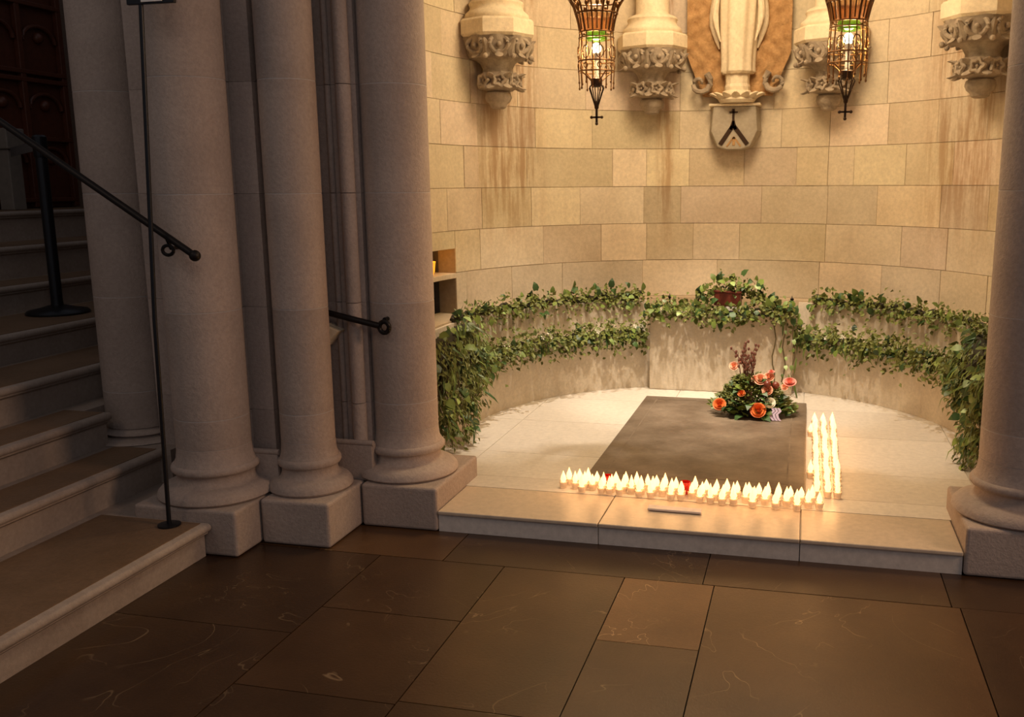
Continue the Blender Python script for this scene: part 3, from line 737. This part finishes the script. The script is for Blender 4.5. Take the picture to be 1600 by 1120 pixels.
def garland(label, path, nleaf, seed, droop=.5, spread=.05, up=.4, dens=500, moss=.020, ferns=0, blossoms=0, group='leafy garlands on the ledges'):
    r = random.Random(seed); N_ = 60
    pts = [path(i / N_) for i in range(N_ + 1)]
    o0 = pts[N_ // 2][0]
    e = empty('leafy_garland', o0, label=label, cat='garland', group=group)
    O = Vector(o0)
    MB().tube([Vector(p) - O + Vector((0, 0, .012 * sin(i * 1.3))) for i, (p, n) in enumerate(pts)], [moss * r.uniform(.75, 1.15) for _ in pts], 8).build('moss_core', M['moss'], e, True)
    spots = []
    for _ in range(int(dens * 1.8)):
        p, n = path(r.random()); n = Vector(n)
        q = Vector(p) - O + n * (r.gauss(.02, spread * .5) + (r.random() < .12) * .08) + Vector((0, 0, r.gauss(-.008, spread * .85)))
        spots.append((q, rdir(r, n * .6 + Vector((0, 0, -.2)), .9), rdir(r, n + Vector((0, 0, .8)), .6)))
    fill('fine_foliage', e, spots, M['foliage'], r, (.022, .044))
    for k in range(nleaf):
        t = r.random(); p, n = path(t); n = Vector(n)
        top = r.random() < up
        q = Vector(p) - O + n * (r.uniform(-.01, .08) + (r.random() < .22) * r.uniform(.03, .10)) + Vector((0, 0, r.uniform(-.065, .035)))
        if top:
            q += Vector((0, 0, r.uniform(.02, .07))); d = rdir(r, n * .3 + Vector((0, 0, .7)), .7); nn = rdir(r, n + Vector((0, 0, .4)), .5)
        else:
            d = rdir(r, n * .5 + Vector((0, 0, -droop)), .7); nn = rdir(r, n + Vector((0, 0, .5)), .5)
        link(r.choice(LV), 'ivy_leaf', e, mat=orient(q, d, nn, r.uniform(.7, 1.15)))
    for k in range(ferns):
        p, n = path(r.random()); n = Vector(n)
        link(r.choice(FERN), 'fern_frond', e, mat=orient(Vector(p) - O + n * .05, rdir(r, Vector((0, 0, -1)) + n * .25, .22), n, r.uniform(.6, 1.1)))
    for k in range(blossoms):
        p, n = path(r.random()); n = Vector(n); q = Vector(p) - O + n * .06 + Vector((0, 0, r.uniform(0, .05)))
        bm = MB()
        for j in range(5):
            a = j * 2 * pi / 5; m = orient(q, Vector((cos(a), .2, sin(a))), n, 1)
            bm.add([m @ Vector(v) for v in ((0, 0, 0), (-.008, .010, .003), (0, .018, .006), (.008, .010, .003))], [(0, 1, 2, 3)])
        bm.build('blossom', M['white'], e)
    return e

def arc(a0, a1, R, z0, z1=None, s=1.5, wob=.0):
    z1 = z0 if z1 is None else z1
    def f(t):
        a = a0 + (a1 - a0) * t
        x, y = wpt(a, R, s)
        n = (-cos(rad(a)), -sin(rad(a)), 0) if 0 <= a <= 180 else ((1, 0, 0) if a > 180 else (-1, 0, 0))
        return (x, y, z0 + (z1 - z0) * t + wob * sin(t * 40)), n
    return f
garland('upper leafy garland left of the centre, on the higher tier of the left ledge', arc(176, 114, 1.655, .752, .775, wob=.006), 95, 21, up=.5, dens=520)
garland('lower leafy garland draped along the front edge of the left ledge', arc(178, 115, 1.49, .512, .525, wob=.006), 125, 22, up=.3, dens=900, ferns=26, spread=.07, blossoms=10)
garland('upper leafy garland right of the centre, on the higher tier of the right ledge', arc(70, 4, 1.655, .765, .735, wob=.006), 105, 23, up=.5, dens=560)
garland('lower leafy garland draped along the front edge of the right ledge', arc(74, 2, 1.49, .515, .500, wob=.006), 135, 24, up=.3, dens=950, ferns=26, spread=.07, blossoms=6)
garland('loose leafy garland spread over the top of the central block', lambda t: ((-.60 + 1.06 * t, 1.60, .70 + .018 * sin(t * 9)), (0, -1, 0)), 120, 25, up=.42, dens=420, moss=.010)
# raised leaves behind the wooden box
def crown(t): return ((-.24 + .5 * t, 1.66, .76 + .11 * sin(pi * t)), (0, -1, .3))
garland('arched clump of leaves behind the small red wooden box', crown, 60, 26, up=.6, dens=160, moss=.006)

def hanging(label, x, y0, y1, ztop, sx, seed, nstem, zlow, nleaf, group='plants cascading at the ends of the ledges'):
    """a mass of plants pouring over the end of the ledge; sx is the direction of the room"""
    r = random.Random(seed); e = empty('cascading_plant', (x, (y0 + y1) / 2, ztop), label=label, cat='plant', group=group)
    O = e.location.copy(); spots = []
    stems = []
    for k in range(nstem):
        y = y0 + (y1 - y0) * (k + .5) / nstem; f = zlow(k / (nstem - 1))
        zl = f + r.uniform(-.04, .10); q = []
        x0 = x - sx * .05; a = r.uniform(.05, .14)
        for i in range(9):
            t = i / 8; q.append(Vector((x0 + sx * (a * min(1, t * 2.5) + r.uniform(-.008, .008)), y + .04 * sin(k + t * 3), ztop + .03 * sin(min(1, t * 3) * pi) - (ztop - zl) * t * t ** .2)) - O)
        stems.append(q); MB().tube(q, .0022, 5).build('stem', M['stem'], e)
        for _ in range(120):
            t = r.random() ** .8; i = min(int(t * 8), 7); p = q[i].lerp(q[i + 1], t * 8 - i)
            spots.append((p + Vector((r.gauss(0, .03), r.gauss(0, .03), r.gauss(0, .02))), rdir(r, (sx * .5, -.2, -.7), .6), rdir(r, (sx, -.4, .5), .5)))
    fill('fine_foliage', e, spots, M['foliage'], r, (.025, .055), .22)
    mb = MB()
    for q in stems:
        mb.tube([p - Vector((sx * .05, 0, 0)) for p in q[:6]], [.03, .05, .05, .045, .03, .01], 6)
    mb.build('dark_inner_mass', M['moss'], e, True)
    for k in range(nleaf):
        q = r.choice(stems); t = r.random(); i = min(int(t * 8), 7); p = q[i].lerp(q[i + 1], t * 8 - i)
        p = p + Vector((sx * r.uniform(.0, .06), r.uniform(-.05, .04), r.uniform(-.02, .05) + (.05 if t < .15 else 0)))
        if r.random() < .42: link(r.choice(FERN), 'fern_frond', e, mat=orient(p, rdir(r, (sx * .5, -.2, -.8), .5), rdir(r, (sx, -.5, .5), .4), r.uniform(.6, 1.05)))
        else: link(r.choice(LV), 'ivy_leaf', e, mat=orient(p, rdir(r, (sx * .5, -.2, -.5), .8), rdir(r, (sx, -.6, .6), .5), r.uniform(.75, 1.25)))
    return e
hanging('thick cascade of ferns and ivy hanging beside the left chapel column', -1.44, -.42, .34, .72, 1, 31, 13, lambda t: .12 + .02 * t if t < .45 else .16 + .42 * (t - .45), 150)
hanging('thick cascade of ferns and ivy hanging beside the right chapel column', 1.44, -.10, .78, .66, -1, 32, 13, lambda t: .10 if .1 < t < .35 else .18 + .40 * max(0, t - .35), 160)

# trailing vine right of the altar block, and iron prongs
tv = empty('trailing_vine', (.40, 1.585, .66), label='thin pale green vine trailing down the right side of the central block', cat='plant')
r = random.Random(5)
for dx in (-.09, -.02, .045):
    q = [Vector((dx + .012 * sin(i * 1.4 + dx * 30), -.02 + .004 * cos(i), .04 - i * .062)) for i in range(9)]
    MB().tube(q, .0055 if dx < 0 else .003, 6).build('stem', M['stem'], tv, True)
    for i in range(9):
        if dx > -.05: link(r.choice((LV[2], LV[0], FERN[0])), 'ivy_leaf', tv, mat=orient(q[i] + Vector((r.uniform(-.02, .02), -.012, 0)), rdir(r, (0, -.2, -1), .4), (0, -1, .3), r.uniform(.5, .9)))
for x, lab in ((-.446, 'small dark iron prong in the leaves left of the wooden box'), (.421, 'small dark iron prong in the leaves right of the wooden box')):
    ip = empty('iron_prong', (x, 1.66, .68), label=lab, cat='holder')
    MB().lathe([(.022, 0), (.022, .006), (.006, .012), (.006, .09), (.013, .10), (.013, .108), (.004, .115), (.001, .13)], n=10).build('spike', M['iron'], ip, True)
bx = empty('wooden_box', (0.0, 1.625, .682), label='small red-brown wooden box among the leaves on the central block', cat='box')
bx.rotation_euler = (0, rad(2), rad(-6))
MB().box(-.12, .065, -.04, .05, .05, .145).build('box_body', M['redwood'], bx, bevel=.004)
MB().box(-.125, .07, -.048, .055, .145, .158).build('lid', M['redwood'], bx, bevel=.003)
MB().box(-.05, .07, -.045, .055, .018, .048).build('white_base', M['paper'], bx, bevel=.003)
MB().box(-.07, .26, -.055, -.03, -.001, .017).build('dark_tray_edge', M['black'], bx)

# ================================================================== FLOWER ARRANGEMENT
fa = empty('flower_arrangement', (.20, .90, .1325), label='flower arrangement of orange and peach blooms with twigs at the head of the slab', cat='flowers')
r = random.Random(9)
MB().lathe([(.13, 0), (.15, .01), (.165, .05), (.15, .055), (.02, .05)], n=24).build('dark_bowl', M['black'], fa, True)
sp = []
for _ in range(1500):
    a = r.uniform(0, 2 * pi); h = r.random(); rad_ = .26 * (1 - h * .75) * math.sqrt(r.random()) + .02
    p = Vector((rad_ * cos(a), rad_ * .6 * sin(a), .04 + h * .20)); sp.append((p, rdir(r, (cos(a), sin(a), .6), .6), rdir(r, (0, -.5, 1), .6)))
fill('fine_foliage', fa, sp, M['foliage'], r, (.02, .045), .28)
for k in range(120):
    a = r.uniform(pi, 2 * pi) if r.random() < .8 else r.uniform(0, pi); h = r.random() ** 1.3; R_ = .25 * (1 - h * .7)
    p = Vector((R_ * cos(a) * r.uniform(.7, 1.1), R_ * .65 * sin(a), .02 + h * .2))
    link(r.choice((LV[1], LV[1], LV[0], LV[3], LV[2])), 'leaf', fa, mat=orient(p, rdir(r, (cos(a), sin(a) * .7, .35), .5), rdir(r, (0, -.4, 1), .5), r.uniform(.8, 1.35)))
def rose(cx, cy, cz, R, mat, tilt):
    mb = MB(); T = Matrix.Translation((cx, cy, cz)) @ Matrix.Rotation(tilt, 4, 'X')
    for ring, (n, rr_, hh, op) in enumerate(((3, .25, .95, .1), (5, .5, .85, .35), (6, .8, .65, .75), (7, 1.0, .4, 1.25))):
        for j in range(n):
            a = 2 * pi * j / n + ring * .6
            P_ = []
            for u in range(4):
                for v in range(4):
                    uu = (u / 3 - .5) * 2 * pi / n * 1.35; vv = v / 3
                    rad2 = R * (rr_ * .35 + rr_ * .65 * vv ** .7 * (1 + op * .25 * vv)); zz = R * hh * (vv * 1.3 - .35 - .35 * op * vv * vv)
                    P_.append(T @ Vector((rad2 * cos(a + uu * (1 - .25 * vv)), rad2 * sin(a + uu * (1 - .25 * vv)), zz)))
            mb.add(P_, [(u * 4 + v, u * 4 + 4 + v, u * 4 + 5 + v, u * 4 + 1 + v) for u in range(3) for v in range(3)])
    mb.ball(T @ Vector((0, 0, 0)), R * .32, 8, 1, 5)
    mb.build('rose', mat, fa, True)
for cx, cy, cz, R, mt, tl in ((-.195, -.12, .075, .036, 'orange', .9), (.05, -.17, .060, .042, 'orange', 1.0), (.005, -.15, .075, .020, 'orange', .6), (-.06, -.10, .15, .022, 'orange', .8),
                              (.055, -.06, .235, .036, 'peach', .8), (.105, -.05, .250, .030, 'peach', .7), (.10, -.09, .175, .030, 'peach', 1.0), (.02, -.06, .24, .020, 'peach', .8),
                              (.235, -.02, .215, .036, 'pink', .5), (.205, -.05, .19, .020, 'peach', .8), (.12, -.05, .285, .018, 'pink', .3),
                              (-.12, .02, .30, .026, 'peach', .9), (-.075, .03, .325, .018, 'peach', .6), (.12, -.12, .10, .030, 'white', 1.)):
    rose(cx, cy, cz, R, M[mt], tl)
for k in range(13):
    a = r.uniform(-.55, .35); L_ = r.uniform(.28, .43); q = [Vector((-.0 + .03 * r.uniform(-1, 1) + sin(a) * L_ * t * .45 - .02, .02, .08 + L_ * t * .9 * cos(a * .7))) for t in (0, .35, .7, 1)]
    mb = MB().tube(q, [.0045, .004, .003, .001], 6)
    for j in range(5):
        p = q[2].lerp(q[3], j / 4); mb.ball(p + Vector((r.uniform(-.014, .014), -.006, 0)), .008, 6, 1.5, 4)
    mb.build('twig', M['twig'], fa, True)
for p in ((.0, -.03, .19), (.10, -.1, .215), (.15, -.07, .205)):
    MB().ball(p, .024, 10, 1, 6).build('dark_berry', M['redwood'], fa, True)
rb = MB()
for s in (-1, 0, 1):
    q = [Vector((.155 + s * .02 + .012 * sin(t * 2), -.14 - .01 * t, .075 - .018 * t)) for t in range(5)]
    rb.add([p + Vector((d, 0, 0)) for p in q for d in (-.008, .008)], [(i * 2, i * 2 + 1, i * 2 + 3, i * 2 + 2) for i in range(4)])
rb.build('ribbon', M['ribbon'], fa)

# ================================================================== IRON WORK ON THE LEFT
hr = empty('handrail', (-2.1, -1.66, 1.36), label='dark iron handrail sloping down the stairs, ending on the stout column', cat='handrail')
O = Vector(hr.location)
p0, p1 = Vector((-1.95, -1.66, 1.312)), Vector((-3.35, -1.66, 2.19))
MB().tube([p0 - O, p0.lerp(p1, .3) - O, p0.lerp(p1, .7) - O, p1 - O], .0145, 12).build('rail', M['iron'], hr, True)
MB().ball(p0 - O, .024, 14, 1, 8).build('ball_end', M['iron'], hr, True)
MB().tube([Vector((-2.075, -1.66, 1.345)) - O + Vector((.026 * cos(t), 0, -.0 + .020 * sin(t) - .012)) for t in [2 * pi * i / 16 for i in range(16)]], .0075, 8, True).build('ring_bracket', M['iron'], hr, True)
for x, yw in ((-2.075, -1.575),):
    zz = 1.312 + (-1.95 - x) * (2.19 - 1.312) / 1.4
    MB().tube([Vector((x, yw, zz - .05)) - O, Vector((x, -1.64, zz - .05)) - O, Vector((x, -1.66, zz - .01)) - O], .008, 8).build('wall_stay', M['iron'], hr, True)
h2 = empty('handrail', (-1.5, -1.12, 1.0), label='short dark iron bar with a ring end between two columns', cat='handrail')
O = Vector(h2.location)
MB().tube([Vector((-1.74, -1.14, 1.032)) - O, Vector((-1.395, -1.125, .955)) - O], .0145, 12).build('bar', M['iron'], h2, True)
MB().tube([Vector((-1.372, -1.125, .950)) - O + Vector((.024 * cos(t), 0, .026 * sin(t))) for t in [2 * pi * i / 20 for i in range(20)]], .011, 8, True).build('ring_end', M['iron'], h2, True)
MB().tube([Vector((-1.372, -1.075, .985)) - O, Vector((-1.372, -1.12, .985)) - O], .010, 8).build('wall_pin', M['iron'], h2, True)
cb = MB(); cb.add([(-1.67, -1.065, .955), (-1.60, -1.065, .925), (-1.67, -1.065, .85), (-1.67, -1.16, .955), (-1.60, -1.14, .925), (-1.67, -1.14, .86)],
                  [(0, 1, 2), (5, 4, 3), (0, 3, 4, 1), (1, 4, 5, 2), (2, 5, 3, 0)])
cb.build('lit_patch_wedge', M['carvedlight'], label='made-up pale wedge for the lit patch under the short iron bar between two columns', cat='bracket')  # invented wedge standing in for a patch of light
ss = empty('sign_stand', (-2.13, -1.735, .1535), label='thin black sign stand on the lowest step, its sign cut off at the top', cat='sign stand')
MB().lathe([(.048, 0), (.048, .006), (.012, .010)], n=24).build('base_plate', M['black'], ss, True)
MB().tube([(0, 0, .006), (.02, 0, .9), (.087, 0, 2.15)], .0095, 10).build('pole', M['black'], ss, True)
MB().box(.03, .24, -.012, .006, 2.135, 2.43).build('sign_frame', M['black'], ss, bevel=.003)
MB().box(.10, .19, -.018, -.012, 2.142, 2.42).build('sign_card', M['paper'], ss)

bs = empty('barrier_post', (-3.93, -.276, .8335), label='dark crowd-barrier post with a round base standing on the stairs', cat='barrier post')
MB().lathe([(.177, 0), (.178, .010), (.165, .022), (.10, .035), (.05, .05)], n=40).build('round_base', M['black'], bs, True)
MB().lathe([(.036, .045), (.033, .08), (.033, .95)], n=24).build('post', M['black'], bs, True)
MB().lathe([(.037, .93), (.040, .94), (.040, 1.05), (.03, 1.06)], n=24).build('belt_cassette', M['black'], bs, True)
MB().box(.035, 1.58, -.002, .002, .975, 1.035, Matrix.Rotation(math.atan2(1.08, -1.27), 4, 'Z')).build('belt', M['belt'], bs)
gp = empty('square_post', (-5.25, .84, 1.4235), label='grey square post with a flat cap at the far left on the top stair', cat='post')
MB().box(-.06, .06, -.06, .06, 0, .44).build('shaft', M['post'], gp, bevel=.006)
MB().box(-.085, .085, -.085, .085, .44, .59).build('cap', M['post'], gp, bevel=.01)

# carved dark wooden door on the far wall
dr = empty('door_1', (-5.52, 1.1, 1.425), kind='structure')
def db(x0, x1, y0, y1, z0, z1, nm, bev=.0):
    return MB().box(x0, x1, y0 - 1.1, y1 - 1.1, z0 - 1.425, z1 - 1.425).build(nm, M['wood'], dr, bevel=bev)
db(-.03, 0, .45, 1.75, 1.43, 3.6, 'door_board')
for y in (.45, .87, 1.29, 1.71): db(0, .045, y, y + .05, 1.43, 3.6, 'stile', .006)
for z_ in (1.47, 1.95, 2.40, 2.46, 2.98, 3.45): db(0, .05, .45, 1.75, z_, z_ + .035, 'rail', .006)
for y in (.685, 1.105, 1.525):
    for z_ in (1.78, 2.20, 2.72, 3.28):
        q = [(.02, y - 1.1 + .165 * cos(t), z_ - 1.425 + .12 * sin(t)) for t in [pi * i / 12 for i in range(13)]]
        MB().tube(q, .016, 8).build('carved_arch', M['wood'], dr, True)
        MB().ball((.01, y - 1.1, z_ - 1.425 + .03), .045, 10, 1, 6).build('carved_boss', M['wood'], dr, True)
